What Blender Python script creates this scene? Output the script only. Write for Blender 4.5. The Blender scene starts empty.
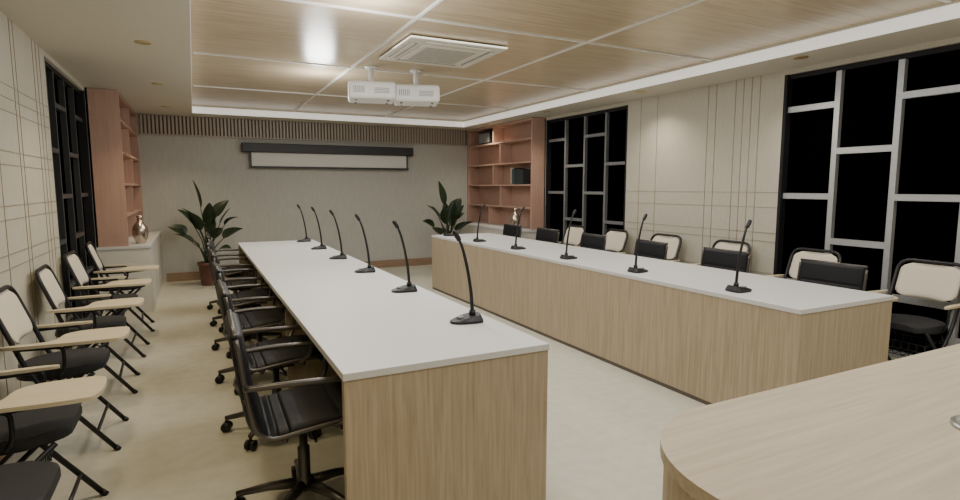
import bpy, bmesh, math, random
from mathutils import Vector, Matrix
random.seed(7)
S=bpy.context.scene
COL=S.collection

# ---------------------------------------------------------------- materials
def newmat(name):
    m=bpy.data.materials.new(name); m.use_nodes=True
    nt=m.node_tree; b=nt.nodes['Principled BSDF']
    return m,nt,b
def plain(name,col,rough=.5,metal=0,spec=.5,var=.04,scale=30,bump=0.0):
    m,nt,b=newmat(name)
    b.inputs['Roughness'].default_value=rough; b.inputs['Metallic'].default_value=metal
    b.inputs['Specular IOR Level'].default_value=spec
    tc=nt.nodes.new('ShaderNodeTexCoord'); n=nt.nodes.new('ShaderNodeTexNoise')
    n.inputs['Scale'].default_value=scale; n.inputs['Detail'].default_value=3
    nt.links.new(tc.outputs['Object'],n.inputs['Vector'])
    r=nt.nodes.new('ShaderNodeValToRGB')
    r.color_ramp.elements[0].position=.3; r.color_ramp.elements[1].position=.7
    r.color_ramp.elements[0].color=[c*(1-var) for c in col]+[1]
    r.color_ramp.elements[1].color=[min(1,c*(1+var)) for c in col]+[1]
    nt.links.new(n.outputs['Fac'],r.inputs['Fac']); nt.links.new(r.outputs['Color'],b.inputs['Base Color'])
    if bump>0:
        bp=nt.nodes.new('ShaderNodeBump'); bp.inputs['Strength'].default_value=bump; bp.inputs['Distance'].default_value=.002
        nt.links.new(n.outputs['Fac'],bp.inputs['Height']); nt.links.new(bp.outputs['Normal'],b.inputs['Normal'])
    return m
def wood(name,c1,c2,axis='Z',rough=.45,scale=1.0,spec=.5):
    m,nt,b=newmat(name)
    b.inputs['Roughness'].default_value=rough; b.inputs['Specular IOR Level'].default_value=spec
    tc=nt.nodes.new('ShaderNodeTexCoord'); mp=nt.nodes.new('ShaderNodeMapping')
    s=[30*scale]*3; s['XYZ'.index(axis)]=1.2*scale
    mp.inputs['Scale'].default_value=s
    nt.links.new(tc.outputs['Object'],mp.inputs['Vector'])
    n=nt.nodes.new('ShaderNodeTexNoise'); n.inputs['Scale'].default_value=2.2; n.inputs['Detail'].default_value=6; n.inputs['Roughness'].default_value=.6
    n.inputs['Distortion'].default_value=.4
    nt.links.new(mp.outputs['Vector'],n.inputs['Vector'])
    r=nt.nodes.new('ShaderNodeValToRGB')
    r.color_ramp.elements[0].position=.32; r.color_ramp.elements[1].position=.68
    r.color_ramp.elements[0].color=list(c1)+[1]; r.color_ramp.elements[1].color=list(c2)+[1]
    nt.links.new(n.outputs['Fac'],r.inputs['Fac']); nt.links.new(r.outputs['Color'],b.inputs['Base Color'])
    bp=nt.nodes.new('ShaderNodeBump'); bp.inputs['Strength'].default_value=.12; bp.inputs['Distance'].default_value=.001
    nt.links.new(n.outputs['Fac'],bp.inputs['Height']); nt.links.new(bp.outputs['Normal'],b.inputs['Normal'])
    return m
def wallpaper(name,c1,c2,sc=(60,60,6),rough=.85):
    m,nt,b=newmat(name); b.inputs['Roughness'].default_value=rough; b.inputs['Specular IOR Level'].default_value=.25
    tc=nt.nodes.new('ShaderNodeTexCoord'); mp=nt.nodes.new('ShaderNodeMapping'); mp.inputs['Scale'].default_value=sc
    nt.links.new(tc.outputs['Object'],mp.inputs['Vector'])
    n=nt.nodes.new('ShaderNodeTexNoise'); n.inputs['Scale'].default_value=1.5; n.inputs['Detail'].default_value=5
    nt.links.new(mp.outputs['Vector'],n.inputs['Vector'])
    r=nt.nodes.new('ShaderNodeValToRGB'); r.color_ramp.elements[0].position=.3; r.color_ramp.elements[1].position=.7
    r.color_ramp.elements[0].color=list(c1)+[1]; r.color_ramp.elements[1].color=list(c2)+[1]
    nt.links.new(n.outputs['Fac'],r.inputs['Fac']); nt.links.new(r.outputs['Color'],b.inputs['Base Color'])
    bp=nt.nodes.new('ShaderNodeBump'); bp.inputs['Strength'].default_value=.3; bp.inputs['Distance'].default_value=.002
    nt.links.new(n.outputs['Fac'],bp.inputs['Height']); nt.links.new(bp.outputs['Normal'],b.inputs['Normal'])
    return m
def emis(name,col,st):
    m,nt,b=newmat(name); b.inputs['Base Color'].default_value=list(col)+[1]
    b.inputs['Emission Color'].default_value=list(col)+[1]; b.inputs['Emission Strength'].default_value=st
    return m

M_oakZ=wood('oak_vertical',(.345,.275,.18),(.49,.405,.285),'Z')
M_oakX=wood('oak_along_x',(.43,.36,.255),(.54,.46,.34),'X',rough=.42,scale=.8)
M_oakCeil=wood('oak_ceiling',(.46,.365,.235),(.62,.51,.35),'X',rough=.27,scale=.7,spec=.75)
M_oakCab=wood('cabinet_wood',(.43,.265,.20),(.50,.32,.245),'Z',rough=.5)
M_tablet=wood('tablet_wood',(.58,.50,.34),(.68,.59,.43),'X',rough=.4)
M_white=plain('white_laminate',(.64,.635,.62),rough=.42,var=.01)
M_ceil=plain('soffit_paint',(.63,.60,.51),rough=.8,var=.01,spec=.2)
M_trimw=plain('white_trim',(.75,.75,.72),rough=.5,var=.01)
M_floor=wallpaper('floor_carpet_vinyl',(.50,.475,.38),(.555,.53,.435),sc=(9,9,9),rough=.6)
M_wallR=wallpaper('wall_cloth_beige',(.49,.46,.375),(.55,.52,.435))
M_wallB=wallpaper('wall_cloth_grey',(.42,.415,.37),(.49,.485,.44),sc=(70,70,5))
M_brass=plain('brass_inlay',(.36,.30,.22),rough=.5,metal=.3)
M_base=wood('baseboard_wood',(.25,.16,.10),(.33,.22,.14),'X')
M_slat=wood('slat_wood',(.34,.285,.23),(.43,.37,.30),'Z')
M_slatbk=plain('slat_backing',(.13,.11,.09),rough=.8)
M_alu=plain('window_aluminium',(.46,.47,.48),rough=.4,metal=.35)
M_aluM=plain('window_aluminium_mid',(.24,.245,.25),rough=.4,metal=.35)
M_aluShade=plain('window_aluminium_shaded',(.06,.065,.07),rough=.4,metal=.35)  # left windows: same aluminium, their weaker light put into a darker colour
M_glass=plain('night_glass',(.0008,.0008,.0009),rough=.5,spec=.0)
M_dark=plain('window_dark_frame',(.015,.015,.017),rough=.5,spec=.2)
M_black=plain('black_plastic',(.012,.012,.013),rough=.42,spec=.4)
M_leather=plain('black_leather',(.011,.011,.013),rough=.5,bump=.15,scale=180,spec=.35)
M_fabric=plain('black_fabric',(.02,.021,.024),rough=.75,bump=.3,scale=300)
M_tube=plain('graphite_tube',(.03,.03,.033),rough=.4,metal=.5)
M_chairm=plain('bronze_grey_metal',(.13,.12,.11),rough=.38,metal=.8)
M_cream=plain('cream_pad',(.68,.62,.50),rough=.7,bump=.2,scale=200)
M_housing=plain('screen_housing',(.02,.02,.024),rough=.5)
M_screen=plain('screen_fabric',(.64,.63,.59),rough=.7,var=.01)
M_proj=plain('projector_white',(.84,.84,.83),rough=.4,var=.01)
M_ac=plain('cassette_ivory',(.66,.63,.55),rough=.45,var=.01)
M_grille=plain('grille_grey',(.25,.25,.25),rough=.6)
M_leaf=plain('leaf_green',(.022,.040,.016),rough=.4,var=.4,scale=8)
M_pot=plain('terracotta_pot',(.15,.065,.045),rough=.5)
M_soil=plain('soil',(.03,.02,.015),rough=.9,var=.3)
M_copper=plain('copper_vase',(.55,.46,.38),rough=.2,metal=.9)
M_lens=plain('lens_glass',(.01,.01,.02),rough=.1)
M_gold=plain('downlight_ring',(.55,.45,.22),rough=.35,metal=.5)
M_led=emis('led_cove',(1,.98,.94),.5)
M_bulb=emis('downlight_lens',(1,.85,.6),.35)
M_steel=plain('steel',(.5,.5,.48),rough=.3,metal=.9)
M_counter=plain('counter_white',(.66,.63,.56),rough=.5,var=.01)
M_books=[plain('book_dark',(.03,.035,.04)),plain('book_teal',(.05,.09,.10)),plain('book_cream',(.5,.45,.35))]

# ---------------------------------------------------------------- builder
class B:
    def __init__(s): s.bm=bmesh.new(); s.mats=[]
    def mi(s,m):
        if m not in s.mats: s.mats.append(m)
        return s.mats.index(m)
    def merge(s,t,mat,mx=None,smooth=False):
        i=s.mi(mat); d={}
        for v in t.verts: d[v]=s.bm.verts.new(mx@v.co if mx else v.co)
        for f in t.faces:
            try: nf=s.bm.faces.new([d[v] for v in f.verts])
            except ValueError: continue
            nf.material_index=i; nf.smooth=smooth
        t.free()
    def box(s,x0,x1,y0,y1,z0,z1,mat,bev=0,mx=None,seg=2,smooth=False):
        t=bmesh.new(); bmesh.ops.create_cube(t,size=1)
        for v in t.verts:
            v.co=Vector(((x0+x1)/2+v.co.x*(x1-x0),(y0+y1)/2+v.co.y*(y1-y0),(z0+z1)/2+v.co.z*(z1-z0)))
        if bev>0: bmesh.ops.bevel(t,geom=list(t.edges),offset=bev,segments=seg,profile=.5,affect='EDGES')
        s.merge(t,mat,mx,smooth)
    def tube(s,pts,r,mat,n=10,closed=False,mx=None,cap=True):
        pts=[Vector(p) for p in pts]; N=len(pts)
        rs=r if isinstance(r,(list,tuple)) else [r]*N
        t=bmesh.new(); rings=[]
        tan=[]
        for i in range(N):
            if closed: a,b=pts[i-1],pts[(i+1)%N]
            else: a,b=pts[max(0,i-1)],pts[min(N-1,i+1)]
            tan.append((b-a).normalized())
        up=Vector((0,0,1)) if abs(tan[0].z)<.9 else Vector((1,0,0))
        nrm=(up-tan[0]*up.dot(tan[0])).normalized()
        for i in range(N):
            nrm=(nrm-tan[i]*nrm.dot(tan[i])).normalized(); bn=tan[i].cross(nrm)
            rings.append([t.verts.new(pts[i]+(nrm*math.cos(2*math.pi*k/n)+bn*math.sin(2*math.pi*k/n))*rs[i]) for k in range(n)])
        R=N if closed else N-1
        for i in range(R):
            a=rings[i]; b=rings[(i+1)%N]
            for k in range(n): t.faces.new((a[k],a[(k+1)%n],b[(k+1)%n],b[k]))
        if not closed and cap:
            t.faces.new(rings[0][::-1]); t.faces.new(rings[-1])
        s.merge(t,mat,mx,True)
    def lathe(s,prof,mat,n=28,mx=None,c=(0,0)):
        t=bmesh.new(); rings=[]
        for r,z in prof:
            rings.append([t.verts.new((c[0]+max(r,.0005)*math.cos(2*math.pi*k/n),c[1]+max(r,.0005)*math.sin(2*math.pi*k/n),z)) for k in range(n)])
        for a,b in zip(rings,rings[1:]):
            for k in range(n): t.faces.new((a[k],a[(k+1)%n],b[(k+1)%n],b[k]))
        t.faces.new(rings[0][::-1]); t.faces.new(rings[-1])
        s.merge(t,mat,mx,True)
    def prism(s,outl,z0,z1,mat,bev=0,mx=None,top_scale=None):
        t=bmesh.new()
        a=[t.verts.new((x,y,z0)) for x,y in outl]
        b=[t.verts.new((x,y,z1)) for x,y in outl]
        n=len(a)
        t.faces.new(a[::-1]); tf=t.faces.new(b)
        for k in range(n): t.faces.new((a[k],a[(k+1)%n],b[(k+1)%n],b[k]))
        if bev>0:
            bmesh.ops.bevel(t,geom=list(tf.edges),offset=bev,segments=2,profile=.5,affect='EDGES')
        s.merge(t,mat,mx,False)
    def obj(s,name,loc=(0,0,0),rot=0,data_only=False):
        me=bpy.data.meshes.new(name); bmesh.ops.recalc_face_normals(s.bm,faces=s.bm.faces)
        s.bm.to_mesh(me); s.bm.free()
        for m in s.mats: me.materials.append(m)
        if data_only: return me
        return place(me,name,loc,rot)
def place(me,name,loc,rot=0):
    o=bpy.data.objects.new(name,me); o.location=loc; o.rotation_euler=(0,0,rot); COL.objects.link(o); return o
def smooth_path(pts,k=6):
    P=[Vector(p) for p in pts]; out=[]
    for i in range(len(P)-1):
        p0=P[max(0,i-1)];p1=P[i];p2=P[i+1];p3=P[min(len(P)-1,i+2)]
        for j in range(k):
            t=j/k
            out.append(.5*((2*p1)+(p2-p0)*t+(2*p0-5*p1+4*p2-p3)*t*t+(3*p1-p0-3*p2+p3)*t**3))
    out.append(P[-1]); return out
def round_path(pts,r=.04,k=5,closed=False):
    P=[Vector(p) for p in pts]; out=[]
    n=len(P); rng=range(n) if closed else range(1,n-1)
    if not closed: out.append(P[0])
    for i in rng:
        a,b,c=P[i-1],P[i],P[(i+1)%n]
        d1=(a-b); d2=(c-b); rr=min(r,d1.length*.45,d2.length*.45)
        s=b+d1.normalized()*rr; e=b+d2.normalized()*rr
        for j in range(k+1):
            t=j/k; out.append(s*(1-t)**2+b*2*t*(1-t)+e*t*t)
    if not closed: out.append(P[-1])
    return out

# ---------------------------------------------------------------- room
XL,XR,YB,YF=-.97,4.8,9.55,-1.2
ZS,ZC=2.45,2.56
XI0,XI1,YI0,YI1=0.035,4.28,-.4,9.1
YW=7.28
b=B(); b.box(XL-.15,XR+.15,YF-.15,YB+.15,-.1,0,M_floor); b.obj('floor')
b=B()
b.box(XL-.15,XR+.15,YF-.15,YB+.15,ZC,ZC+.1,M_oakCeil)
b.box(XL-.15,XI0,YF-.15,YB+.15,ZS,ZC,M_ceil)
b.box(XI1,XR+.15,YF-.15,YB+.15,ZS,ZC,M_ceil)
b.box(XI0,XI1,YI1,YB+.15,ZS,ZC,M_ceil)
b.box(XI0,XI1,YF-.15,YI0,ZS,ZC,M_ceil)
b.obj('ceiling')
b=B(); w=.012
b.box(XI0,XI0+.002,YI0,YI1,ZS+.0,ZC-.02,M_led); b.box(XI1-w,XI1,YI0,YI1,ZS,ZC-.02,M_led)
b.box(XI0+w,XI1-w,YI1-w,YI1,ZS,ZC-.02,M_led); b.box(XI0+w,XI1-w,YI0,YI0+w,ZS,ZC-.02,M_led)
b.obj('trim_1')
b=B()
for x in (1.42,2.86): b.box(x-.012,x+.012,YI0+.02,YI1-.02,ZC-.008,ZC+.002,M_trimw)
for y in (.15,1.95,3.77,5.57,7.35):
    b.box(XI0+.02,XI1-.02,y-.012,y+.012,ZC-.009,ZC+.002,M_trimw)
b.obj('trim_2')

WIN=[(5.48,YW),(1.55,3.42)]
WZ0,WZ1=.08,2.41
def sidewall(name,x0,x1):
    b=B()
    segs=[(YF-.15,1.55),(3.42,5.48),(YW,YB+.15)]
    for a,c in segs: b.box(x0,x1,a,c,0,ZC,M_wallR)
    for a,c in WIN:
        b.box(x0,x1,a,c,0,WZ0,M_wallR); b.box(x0,x1,a,c,WZ1,ZC,M_wallR)
    b.obj(name)
sidewall('wall_left',XL-.15,XL); sidewall('wall_right',XR,XR+.15)
b=B(); b.box(XL-.15,XR+.15,YB,YB+.15,0,ZC,M_wallB); b.obj('wall_back')
b=B(); b.box(XL-.15,XR+.15,YF-.15,YF,0,ZC,M_wallR); b.obj('wall_front')
b=B(); b.box(-.42,4.26,YB-.015,YB,0,.13,M_base); b.obj('baseboard_back')
for nm,x0,x1 in (('baseboard_left',XL,XL+.012),('baseboard_right',XR-.012,XR)):
    b=B()
    for a,c in ((YF,1.55),(3.42,5.48)): b.box(x0,x1,a,c,0,.08,M_base)
    b.obj(nm)
# wood slat band over back wall
b=B(); b.box(-.64,4.54,YB-.02,YB-.002,2.17,ZS-.002,M_slatbk)
x=-.635
while x<4.51:
    b.box(x,x+.028,YB-.045,YB-.02,2.17,ZS-.002,M_slat); x+=.05
b.box(-.64,4.54,YB-.05,YB-.02,2.16,2.175,M_slat)
b.obj('wood_slat_band')

# windows
def window(name,xin,side,y0,y1,far):
    b=B(); s=side; al=(M_aluM if far else M_alu) if s>0 else M_aluShade
    xa,xb=(xin+.03,xin+.09) if s>0 else (xin-.09,xin-.03)
    xp=xin+.075*s
    b.box(min(xp,xp+.01*s),max(xp,xp+.01*s),y0,y1,WZ0,WZ1,M_glass)
    fa,fb=(xin,xb) if s>0 else (xa,xin)
    b.box(fa,fb,y0,y0+.03,WZ0,WZ1,M_dark)
    b.box(fa,fb,y1-.03,y1,WZ0,WZ1,M_dark)
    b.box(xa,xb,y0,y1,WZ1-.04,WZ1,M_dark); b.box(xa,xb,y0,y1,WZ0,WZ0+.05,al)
    n=4; W=(y1-y0)/n
    h=.016 if far else .022
    for i in range(1,n):
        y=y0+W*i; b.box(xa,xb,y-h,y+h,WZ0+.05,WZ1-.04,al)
    for i in range(n):
        ya=y1-W*(i+1)+(h if i<n-1 else .03); yb=y1-W*i-(h if i>0 else .03)
        zs=(2.10,1.33,.55) if i%2==0 else (1.71,.95,.3)
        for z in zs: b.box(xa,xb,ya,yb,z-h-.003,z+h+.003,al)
    b.obj(name)
k=1
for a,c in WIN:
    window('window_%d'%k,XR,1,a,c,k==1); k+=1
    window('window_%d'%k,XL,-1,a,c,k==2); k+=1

# inlay lines
def inlay(name,x0,x1):
    b=B()
    for y in (5.25,4.98,4.26,4.16,3.93,3.84,3.75,3.66): b.box(x0,x1,y-.0035,y+.0035,.08,ZS-.001,M_brass)
    for z in (1.36,1.22,.98,.90,.60): b.box(x0,x1,3.42,5.48,z-.002,z+.002,M_brass)
    b.obj(name)
inlay('trim_3',XR-.003,XR)
b=B()
for y in (5.3,5.2,5.1,4.62,4.54,4.1,3.85,3.7): b.box(XL,XL+.003,y-.003,y+.003,.08,ZS-.001,M_brass)
for z in (2.02,1.94,1.86,1.62,1.54,1.30,1.22,1.02,.94): b.box(XL,XL+.003,3.42,5.48,z-.0022,z+.0022,M_brass)
b.obj('trim_4')

# bookcases
def bookcase(name,xw,xf,xc):
    sg=1 if xf>xw else -1
    def bx(a,c,*r,**k): b.box(min(a,c),max(a,c),*r,**k)
    b=B(); y0,y1=YW+.01,YB-.003; ct=.76; zt=ZS-.004
    bx(xw,xc,y0,y1,0.0,ct-.03,M_counter); bx(xw,xc+.01*sg,y0-.01,y1,ct-.03,ct,M_white)
    for yy in (8.05,8.78): bx(xc,xc+.001*sg,yy-.002,yy+.002,.05,ct-.05,M_slatbk)
    bx(xw,xw+.02*sg,y0,y1,ct,zt,M_oakCab)
    bx(xw,xf,y0,y0+.03,ct,zt,M_oakCab)
    bx(xw,xf,y1-.05,y1,ct,zt,M_oakCab)
    bx(xw,xf,y0+.03,y1-.05,zt-.04,zt,M_oakCab)
    for z in (1.09,1.44,1.79,2.14):
        bx(xw+.02*sg,xf-.005*sg,y0+.03,y1-.05,z-.012,z+.012,M_oakCab)
    for z0,z1,y in ((ct,1.078,8.7),(1.102,1.428,8.3),(1.452,1.778,8.55),(1.802,2.128,8.3),(2.152,ZS-.04,8.55)):
        bx(xw+.02*sg,xf-.01*sg,y-.012,y+.012,z0,z1,M_oakCab)
    b.obj(name)
bookcase('built_in_bookcase',XL+.001,-.67,-.47)
bookcase('built_in_bookcase.001',XR-.001,4.555,4.30)
b=B(); y=7.60
for i in range(10):
    wd=random.uniform(.03,.05); h=random.uniform(.22,.27)
    b.box(4.58,4.75,y,y+wd,1.453,1.453+h,M_books[0 if i<7 else random.choice([1,2])],bev=.003); y+=wd+.002
b.obj('row_of_books')
b=B(); b.box(4.59,4.76,8.7,9.15,2.154,2.37,M_black,bev=.01); b.box(4.585,4.59,8.73,9.12,2.18,2.34,M_grille); b.obj('wall_speaker')
vp=[(.0,0),(.045,0),(.05,.01),(.075,.07),(.085,.13),(.075,.19),(.045,.235),(.028,.26),(.026,.29),(.04,.32),(.035,.32),(.022,.29),(.0,.28)]
b=B(); b.lathe(vp,M_copper); vm=b.obj('copper_vase',data_only=True)
place(vm,'copper_vase',(-.575,7.60,.761)); place(vm,'copper_vase.001',(4.43,7.56,.761))

# ---------------------------------------------------------------- conference desks
def desk(name,x0,x1,y0,y1,inner):
    b=B(); T=.022
    b.box(x0,x1,y0,y1,.722,.75,M_white,bev=.002)
    g=.004
    b.box(x0+g,x1-g,y0+g,y0+g+T*1.6,0,.722,M_oakZ); b.box(x0+g,x1-g,y1-g-T*1.6,y1-g,0,.722,M_oakZ)
    a,c=(x1-g-T,x1-g) if inner>0 else (x0+g,x0+g+T)
    ys=y0+g+T*1.6; ye=y1-g-T*1.6
    b.box(a,c,ys,ye,.03,.722,M_oakZ)
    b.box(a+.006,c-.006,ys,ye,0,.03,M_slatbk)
    for y in (3.84,5.68):
        xx=(x0+.06,a) if inner>0 else (c,x1-.06)
        b.box(xx[0],xx[1],y-.015,y+.015,0,.722,M_oakZ)
    b.obj(name)
desk('conference_desk',.44,1.315,1.95,7.28,1)
desk('conference_desk.001',2.90,3.79,1.89,7.23,-1)

# head table (rounded)
def rrect(x0,x1,y0,y1,r,k=14):
    o=[]
    for cx,cy,a0 in ((x1-r,y1-r,0),(x0+r,y1-r,90),(x0+r,y0+r,180),(x1-r,y0+r,270)):
        for j in range(k+1):
            a=math.radians(a0+90*j/k); o.append((cx+r*math.cos(a),cy+r*math.sin(a)))
    return o
b=B()
b.prism(rrect(.965,3.24,.33,1.165,.36),.715,.75,M_oakX,bev=.003)
b.prism(rrect(.975,3.23,.34,1.155,.35),0,.715,M_oakZ)
b.obj('head_table')
b=B(); b.lathe([(0,.0),(.085,0),(.085,.008),(.075,.012),(.07,.009),(.02,.009),(.0,.01)],M_steel); b.obj('table_power_socket',(1.91,.69,.7505))

# ---------------------------------------------------------------- office chair
def office_chair():
    b=B()
    prof=smooth_path([(.235,0,.415),(.218,0,.455),(.12,0,.468),(-.04,0,.452),(-.14,0,.442),(-.195,0,.475),(-.22,0,.56),(-.24,0,.70),(-.262,0,.865)],8)
    L=[0]
    for p,q in zip(prof,prof[1:]): L.append(L[-1]+(q-p).length)
    tot=L[-1]; N=110; pts=[]
    for i in range(N+1):
        s=tot*i/N; j=0
        while j<len(L)-2 and L[j+1]<s: j+=1
        f=(s-L[j])/max(1e-9,L[j+1]-L[j]); pts.append(prof[j].lerp(prof[j+1],min(1,f)))
    t=bmesh.new(); top=[];bot=[]
    ys=[-.228,-.218,-.19,-.1,0,.1,.19,.218,.228]
    for i,p in enumerate(pts):
        a=pts[max(0,i-1)];c=pts[min(N,i+1)]; d=(c-a).normalized(); n=Vector((-d.z,0,d.x))
        n=-n if n.z<0 and i<N*.4 else n
        if i>=N*.4 and n.x<0: n=-n
        u=i/N
        crease=min(1,abs(u-.49)/.03)**.5
        seam=.8+.2*min(1,abs(math.sin(math.pi*u*6))/.18)
        endr=min(1,min(u,1-u)/.02)**.5
        r1=[];r2=[]
        for y in ys:
            e={.228:.25,.218:.65}.get(abs(y),1)
            th=(.005+.024*crease*seam*endr)*e
            r1.append(t.verts.new(p+n*th+Vector((0,y,0)))); r2.append(t.verts.new(p-n*th*.85+Vector((0,y,0))))
        top.append(r1);bot.append(r2)
    m=len(ys)
    for i in range(N):
        for k in range(m-1):
            t.faces.new((top[i][k],top[i][k+1],top[i+1][k+1],top[i+1][k]))
            t.faces.new((bot[i][k],bot[i+1][k],bot[i+1][k+1],bot[i][k+1]))
        t.faces.new((top[i][0],top[i+1][0],bot[i+1][0],bot[i][0])); t.faces.new((top[i][-1],bot[i][-1],bot[i+1][-1],top[i+1][-1]))
    for e in (0,N):
        for k in range(m-1): t.faces.new((top[e][k],bot[e][k],bot[e][k+1],top[e][k+1]))
    bmesh.ops.recalc_face_normals(t,faces=t.faces)
    b.merge(t,M_leather,None,True)
    for sy in(-1,1):
        rail=[p+Vector((0,sy*.236,-.004)) for p in pts[::4]]
        b.tube(rail,.010,M_chairm,8)
        arm=round_path([(.10,sy*.24,.45),(.15,sy*.275,.50),(.165,sy*.28,.655),(-.08,sy*.28,.665),(-.225,sy*.262,.66),(-.234,sy*.24,.655)],.06)
        b.tube(arm,.0125,M_chairm,8)
    for x,z in ((.12,.44),(-.10,.425)): b.tube([(x,-.236,z),(x*.4,0,.405),(x,.236,z)],.012,M_chairm,8)
    b.tube([(-.264,-.236,.862),(-.264,.236,.862)],.010,M_chairm,8)
    b.tube([(-.235,-.236,.60),(-.262,0,.60),(-.235,.236,.60)],.009,M_chairm,8)
    b.box(-.09,.10,-.06,.06,.375,.415,M_black,bev=.008)
    b.lathe([(.0,.09),(.04,.09),(.04,.13),(.026,.15),(.026,.28),(.018,.285),(.018,.38),(0,.38)],M_chairm,18)
    b.tube([(.02,-.05,.395),(.02,-.22,.39)],.006,M_black,6)
    for i in range(5):
        a=2*math.pi*i/5+.3; c,s=math.cos(a),math.sin(a)
        b.tube([(.02*c,.02*s,.115),(.15*c,.15*s,.105),(.29*c,.29*s,.078)],[.026,.02,.013],M_chairm,8)
        px,py=.285*c,.285*s
        b.tube([(px,py,.08),(px,py,.05)],.008,M_black,6)
        for o in(-.016,.016):
            q=Vector((px-s*o,py+c*o,.028)); dd=Vector((-s,c,0))*.009
            b.tube([q-dd,q+dd],.028,M_black,14)
    return b.obj('office_chair',data_only=True)
oc=office_chair(); cnt=0
for k in range(6):
    y=2.46+.92*k
    for x,r in ((.375,0),(3.84,math.pi)):
        jr=math.radians(random.uniform(-6,6))
        nm='office_chair' if cnt==0 else 'office_chair.%03d'%cnt
        place(oc,nm,(x,y,0),r+jr); cnt+=1

# ---------------------------------------------------------------- folding tablet chair
def chaikin(p,n=3):
    for _ in range(n):
        q=[]
        for i in range(len(p)):
            a,c=p[i],p[(i+1)%len(p)]
            q+= [(a[0]*.75+c[0]*.25,a[1]*.75+c[1]*.25),(a[0]*.25+c[0]*.75,a[1]*.25+c[1]*.75)]
        p=q
    return p
def folding_chair(tablet=True):
    b=B(); w=.215
    fr=round_path([(.25,w,.012),(-.09,w,.46),(-.235,w,.875),(-.235,-w,.875),(-.09,-w,.46),(.25,-w,.012)],.09,7)
    b.tube(fr,.0125,M_tube,10)
    for s in(-1,1):
        b.tube([(.17,s*.19,.435),(-.26,s*.19,.012)],.011,M_tube,10)
        b.tube([(.245,s*w,.02),(.262,s*w,.0)],.015,M_black,8); b.tube([(-.25,s*.19,.02),(-.268,s*.19,.0)],.014,M_black,8)
        b.tube([(-.02,s*.225,.36),(-.02,s*.18,.36)],.014,M_black,8)
    b.tube([(.17,-w,.118),(.17,w,.118)],.009,M_tube,8); b.tube([(-.17,-.19,.10),(-.17,.19,.10)],.009,M_tube,8)
    b.prism(chaikin([(.20,-.20),(.20,.20),(-.19,.19),(-.19,-.19)],3),.425,.44,M_black)
    b.prism(chaikin([(.21,-.205),(.215,.0),(.21,.205),(-.18,.195),(-.18,-.195)],3),.44,.48,M_fabric,bev=.014)
    t=bmesh.new(); n=16; mrows=12; F=[];K=[]
    for i in range(mrows+1):
        v=i/mrows; z=.615+v*.24; fx=-.09-(z-.46)*(.145/.415)
        q=abs(2*v-1); hw=.192*(1-.34*max(0,(q-.5)/.5)**3)
        r1=[];r2=[]
        for j in range(n+1):
            u=-1+2*j/n; bow=-.022*(1-u*u); edge=(1-abs(u)**8)*(1-abs(2*v-1)**8)
            th=.006+.012*edge
            r1.append(t.verts.new((fx+bow+th,u*hw,z))); r2.append(t.verts.new((fx+bow-th,u*hw,z)))
        F.append(r1);K.append(r2)
    for i in range(mrows):
        for j in range(n):
            t.faces.new((F[i][j],F[i][j+1],F[i+1][j+1],F[i+1][j])); t.faces.new((K[i][j],K[i+1][j],K[i+1][j+1],K[i][j+1]))
    for i in range(mrows):
        for j in(0,n): t.faces.new((F[i][j],F[i+1][j],K[i+1][j],K[i][j]))
    for j in range(n):
        for i in(0,mrows): t.faces.new((F[i][j],F[i][j+1],K[i][j+1],K[i][j]))
    bmesh.ops.recalc_face_normals(t,faces=t.faces); b.merge(t,M_cream,None,True)
    for j in range(7):
        y=-.15+.05*j; b.tube(round_path([(.10,y,.33),(.08,y,.23),(-.12,y,.23),(-.14,y,.33)],.02,3),.003,M_tube,5)
    for x,z in((.10,.33),(.09,.28),(.08,.23),(-.02,.23),(-.12,.23),(-.13,.28),(-.14,.33)): b.tube([(x,-.17,z),(x,.17,z)],.003,M_tube,5)
    for s in(-1,1): b.tube([(.10,s*.15,.33),(.05,s*.19,.36)],.004,M_tube,5); b.tube([(-.14,s*.15,.33),(.0,s*.19,.43)],.004,M_tube,5)
    if tablet:
        for s in(-1,1):
            b.tube(round_path([(-.145,s*.225,.605),(.06,s*.255,.605),(.06,s*.25,.50),(.03,s*.215,.45)],.03,4),.009,M_tube,8)
        b.prism(chaikin([(.12,.236),(.12,.274),(-.17,.264),(-.17,.229)],2),.612,.626,M_tablet,bev=.003)
        out=chaikin([(-.19,-.275),(-.19,-.240),(-.02,-.238),(.03,-.20),(.04,-.03),(.30,-.02),(.34,-.06),(.34,-.27),(.28,-.31),(.0,-.29)],3)
        b.prism(out,.618,.634,M_tablet,bev=.003)
        b.tube([(.06,-.255,.605),(.22,-.20,.61)],.008,M_tube,6)
    return b.obj('folding_tablet_chair',data_only=True)
fc=folding_chair(); fn=folding_chair(False); cnt=0
for y in (2.76,3.69,4.62,5.56,6.48):
    place(fc,'folding_tablet_chair' if cnt==0 else 'folding_tablet_chair.%03d'%cnt,(-.69,y,0),math.radians(random.uniform(-4,4))); cnt+=1
for k in range(6):
    place(fc,'folding_tablet_chair.%03d'%cnt,(4.48,2.12+.85*k,0),math.pi+math.radians(random.uniform(-3,3))); cnt+=1
place(fn,'folding_chair',(-.66,2.14,0),0)

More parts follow.
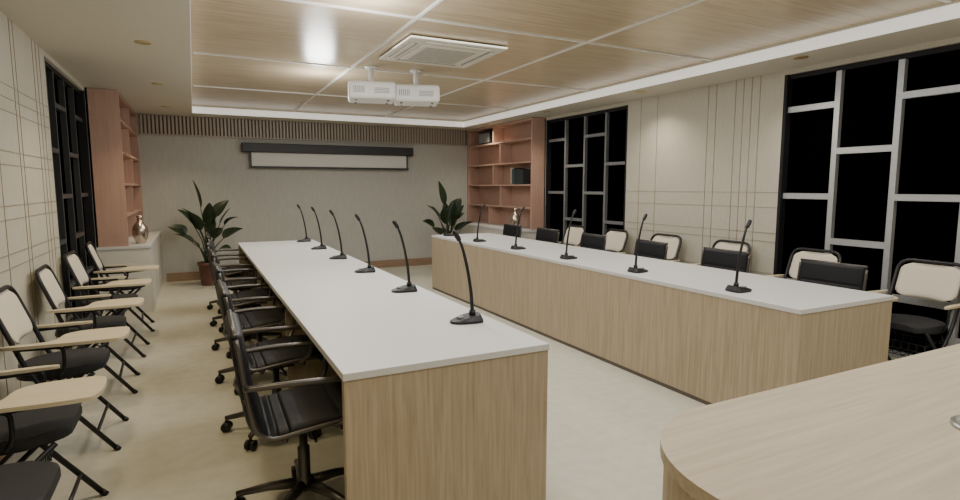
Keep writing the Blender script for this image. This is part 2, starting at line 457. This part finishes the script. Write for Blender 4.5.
# ---------------------------------------------------------------- gooseneck microphones
def mic():
    b=B()
    t=bmesh.new()
    lo=chaikin([(.085,-.045),(.085,.045),(-.06,.065),(-.075,.03),(-.075,-.03),(-.06,-.065)],2)
    A=[t.verts.new((x,y,0)) for x,y in lo]; Bv=[t.verts.new((x,y,.012)) for x,y in lo]
    C=[t.verts.new((x*.8-.004,y*.78,.018+.022*(.085-x)/.16)) for x,y in lo]
    n=len(lo); t.faces.new(A[::-1]); t.faces.new(C)
    for P,Q in((A,Bv),(Bv,C)):
        for k in range(n): t.faces.new((P[k],P[(k+1)%n],Q[(k+1)%n],Q[k]))
    b.merge(t,M_black)
    b.tube([(-.03,0,.03),(-.03,0,.055)],.016,M_black,14)
    b.box(.02,.05,-.014,.014,.022,.030,M_grille,bev=.002)
    path=smooth_path([(-.03,0,.05),(-.022,0,.15),(-.004,0,.26),(.018,0,.35),(.036,0,.400)],6)
    N=len(path); b.tube(path,[.0095-.003*i/N for i in range(N)],M_black,10)
    d=Vector((.028,0,.045)).normalized(); p=Vector((.036,0,.400))
    b.tube([p,p+d*.004,p+d*.012,p+d*.05,p+d*.058,p+d*.062],[.006,.009,.012,.0125,.009,.003],M_black,14)
    return b.obj('gooseneck_microphone',data_only=True)
mc=mic(); cnt=0
for k in range(6):
    for x,r in((1.17,math.pi),(3.075,0)):
        place(mc,'gooseneck_microphone' if cnt==0 else 'gooseneck_microphone.%03d'%cnt,(x,2.46+.92*k-(.04 if r==0 else 0),.7505),r+random.uniform(-.15,.15)); cnt+=1

# ---------------------------------------------------------------- projection screen
b=B()
b.box(.69,3.45,YB-.16,YB-.03,1.945,2.085,M_housing,bev=.01)
for x in(1.0,3.2): b.box(x-.03,x+.03,YB-.03,YB-.0005,1.98,2.07,M_housing)
b.box(.80,3.36,YB-.100,YB-.094,1.73,1.95,M_screen)
b.box(.80,.825,YB-.104,YB-.0945,1.73,1.95,M_housing); b.box(3.335,3.36,YB-.104,YB-.0945,1.73,1.95,M_housing)
b.box(.79,3.37,YB-.112,YB-.085,1.705,1.735,M_housing,bev=.004)
b.obj('projection_screen')

# ---------------------------------------------------------------- ceiling AC cassette
b=B(); cx,cy=1.94,4.58; h=.42
b.box(cx-h,cx+h,cy-h,cy+h,ZC-.03,ZC-.0095,M_ac,bev=.008)
for s in(-1,1):
    b.box(cx-.28,cx+.28,cy+s*.345-.03,cy+s*.345+.03,ZC-.034,ZC-.028,M_grille,bev=.001)
    b.box(cx+s*.345-.03,cx+s*.345+.03,cy-.28,cy+.28,ZC-.034,ZC-.028,M_grille,bev=.001)
    b.box(cx-.28,cx+.28,cy+s*.35-.022,cy+s*.35+.012,ZC-.040,ZC-.034,M_ac)
    b.box(cx+s*.35-.022,cx+s*.35+.012,cy-.28,cy+.28,ZC-.040,ZC-.034,M_ac)
b.box(cx-.27,cx+.27,cy-.27,cy+.27,ZC-.042,ZC-.03,M_ac,bev=.004)
for i in range(14):
    y=cy-.22+.034*i; b.box(cx-.22,cx+.22,y-.004,y+.004,ZC-.0445,ZC-.0415,M_grille)
b.obj('ceiling_air_conditioner')

# projectors
def projector():
    b=B()
    b.box(-.22,.22,-.19,.19,-.085,.075,M_proj,bev=.026,seg=3)
    b.tube([(.09,.17,0),(.09,.215,0)],.045,M_grille,18); b.tube([(.09,.21,0),(.09,.22,0)],.036,M_lens,18)
    for i in range(6): b.box(-.17+.018*i,-.163+.018*i,-.192,-.189,-.035,.025,M_grille)
    for i in range(4): b.box(.02,.16,-.192,-.189,-.035+.014*i,-.030+.014*i,M_grille)
    for i in range(6): b.box(.218,.222,-.10+.025*i,-.088+.025*i,-.03,.03,M_grille)
    for x in(-.15,.15):
        for y in(-.11,.11): b.tube([(x,y,-.10),(x,y,-.08)],.012,M_grille,8)
    b.box(-.10,.10,-.08,.08,.07,.088,M_proj,bev=.003)
    b.tube([(0,0,.08),(0,0,.235)],.024,M_proj,14); b.lathe([(0,.225),(.06,.225),(.06,.2395),(0,.2395)],M_proj)
    return b.obj('ceiling_projector',data_only=True)
pj=projector()
place(pj,'ceiling_projector',(1.58,5.45,ZC-.24),math.radians(-14)); place(pj,'ceiling_projector.001',(2.03,5.43,ZC-.24),math.radians(-18))

# ---------------------------------------------------------------- plants
def leaf(b,base,dirh,length,reach,top,wd,droop,tw):
    bx,by,bz=base; d=Vector((math.cos(dirh),math.sin(dirh),0))
    p0=Vector(base); p1=p0+d*reach*.35+Vector((0,0,(top-bz)*.6)); p2=p0+d*reach+Vector((0,0,top-bz))
    b.tube(smooth_path([p0,p1,p2],5),[.010-.0005*i for i in range(11)],M_leaf,6)
    dd=(p2-p1).normalized(); side=Vector((-math.sin(dirh),math.cos(dirh),0))
    side=(Matrix.Rotation(tw,3,dd)@side)
    N=12; t=bmesh.new(); rows=[]; p=p2.copy(); v=dd.copy()
    for i in range(N+1):
        u=i/N; w=wd*math.sin(math.pi*min(1,u**.75*.985+.015))**.8
        nn=v.cross(side).normalized()
        if nn.z<0: nn=-nn
        rows.append([t.verts.new(p+side*w*q+nn*abs(q)*w*.30) for q in(-1,-.5,0,.5,1)])
        v=(v+Vector((0,0,-droop/N))+d*droop*.3/N).normalized(); p=p+v*(length/N)
    for i in range(N):
        for k in range(4): t.faces.new((rows[i][k],rows[i][k+1],rows[i+1][k+1],rows[i+1][k]))
    b.merge(t,M_leaf,None,True)
def plant(seed,mirror):
    rnd=random.Random(seed); b=B()
    b.lathe([(0,0),(.10,0),(.105,.01),(.135,.30),(.15,.30),(.152,.335),(.135,.335),(.13,.30),(0,.30)],M_pot)
    b.lathe([(0,.295),(.128,.295),(.12,.312),(0,.318)],M_soil)
    specs=[(165,.10,1.12,.42),(200,.22,.86,.32),(150,.26,.92,.28),(10,.22,.98,.32),(35,.28,.86,.28),(190,.28,.64,.30),(345,.28,.66,.30),(270,.14,.74,.34),(240,.24,.62,.34),(300,.22,.68,.34),(60,.16,.90,.34),(325,.18,.92,.32),(215,.16,.80,.36),(5,.36,.90,.24),(175,.34,.80,.26),(290,.08,.86,.36),(255,.28,.50,.3),(310,.28,.5,.3)]
    for a,r,z,l in specs:
        a=math.radians(a+rnd.uniform(-12,12))
        if mirror: a=math.pi-a
        leaf(b,(rnd.uniform(-.03,.03),rnd.uniform(-.03,.03),.31),a,l*rnd.uniform(.9,1.05),r*.70,z*rnd.uniform(.93,1.03),rnd.uniform(.075,.10),rnd.uniform(.3,.9),rnd.uniform(-.9,.9))
    return b.obj('potted_bird_of_paradise_plant',data_only=True)
place(plant(3,False),'potted_bird_of_paradise_plant',(.14,8.98,0)); place(plant(3,False),'potted_bird_of_paradise_plant.001',(3.78,8.68,0),math.radians(12))

# ---------------------------------------------------------------- downlights
b=B(); b.lathe([(.032,-.004),(.05,-.008),(.056,-.004),(.056,-.0003),(.032,-.0003)],M_gold,24); b.lathe([(0,-.003),(.033,-.003),(.033,-.0006),(0,-.0006)],M_bulb,20)
dl=b.obj('recessed_downlight',data_only=True); cnt=0
for x in(-.27,4.42):
    for y in(-.6,1.2,3.02,4.86,6.70,8.54):
        place(dl,'recessed_downlight' if cnt==0 else 'recessed_downlight.%03d'%cnt,(x,y,ZS),0); cnt+=1
        ld=bpy.data.lights.new('downlight_lamp','SPOT'); ld.energy=48 if x<0 else 40; ld.color=(1,.83,.52) if x<0 else (1,.90,.72); ld.spot_size=math.radians(118 if x<0 else 130); ld.spot_blend=.9; ld.shadow_soft_size=.05
        o=bpy.data.objects.new('downlight_lamp',ld); o.location=(x,y,ZS-.02); COL.objects.link(o)
for y in(1.2,3.9,6.6):
    ld=bpy.data.lights.new('ceiling_fill_light','AREA'); ld.shape='RECTANGLE'; ld.size=2.6; ld.size_y=1.4; ld.energy=50; ld.color=(1,.99,.97)  # added soft fill under the ceiling, no luminaire there
    o=bpy.data.objects.new('ceiling_fill_light',ld); o.location=(2.1,y,ZC-.012); COL.objects.link(o)
for x,y,e in((1.2,5.95,21),(1.0,3.5,23),(3.1,1.0,10)):
    ld=bpy.data.lights.new('bare_point_light','POINT'); ld.energy=e; ld.color=(1,.99,.97); ld.shadow_soft_size=.14  # added bare points, no pendant fixture; ceiling glare and extra fill
    o=bpy.data.objects.new('bare_point_light',ld); o.location=(x,y,ZC-.23); COL.objects.link(o)

w=bpy.data.worlds.new('night'); S.world=w; w.use_nodes=True
w.node_tree.nodes['Background'].inputs[0].default_value=(.002,.002,.003,1); w.node_tree.nodes['Background'].inputs[1].default_value=.3

# ---------------------------------------------------------------- camera
cd=bpy.data.cameras.new('camera'); cam=bpy.data.objects.new('camera',cd); COL.objects.link(cam)
cd.sensor_width=36; cd.lens=564/960*36; cd.clip_start=.02
yaw,pit=math.radians(26.8),math.radians(6.37)
F=Vector((math.sin(yaw)*math.cos(pit),math.cos(yaw)*math.cos(pit),-math.sin(pit)))
R=Vector((math.cos(yaw),-math.sin(yaw),0)); U=R.cross(F)
mx=Matrix((R,U,-F)).transposed().to_4x4(); mx.translation=Vector((0,0,1.41)); cam.matrix_world=mx
S.camera=cam
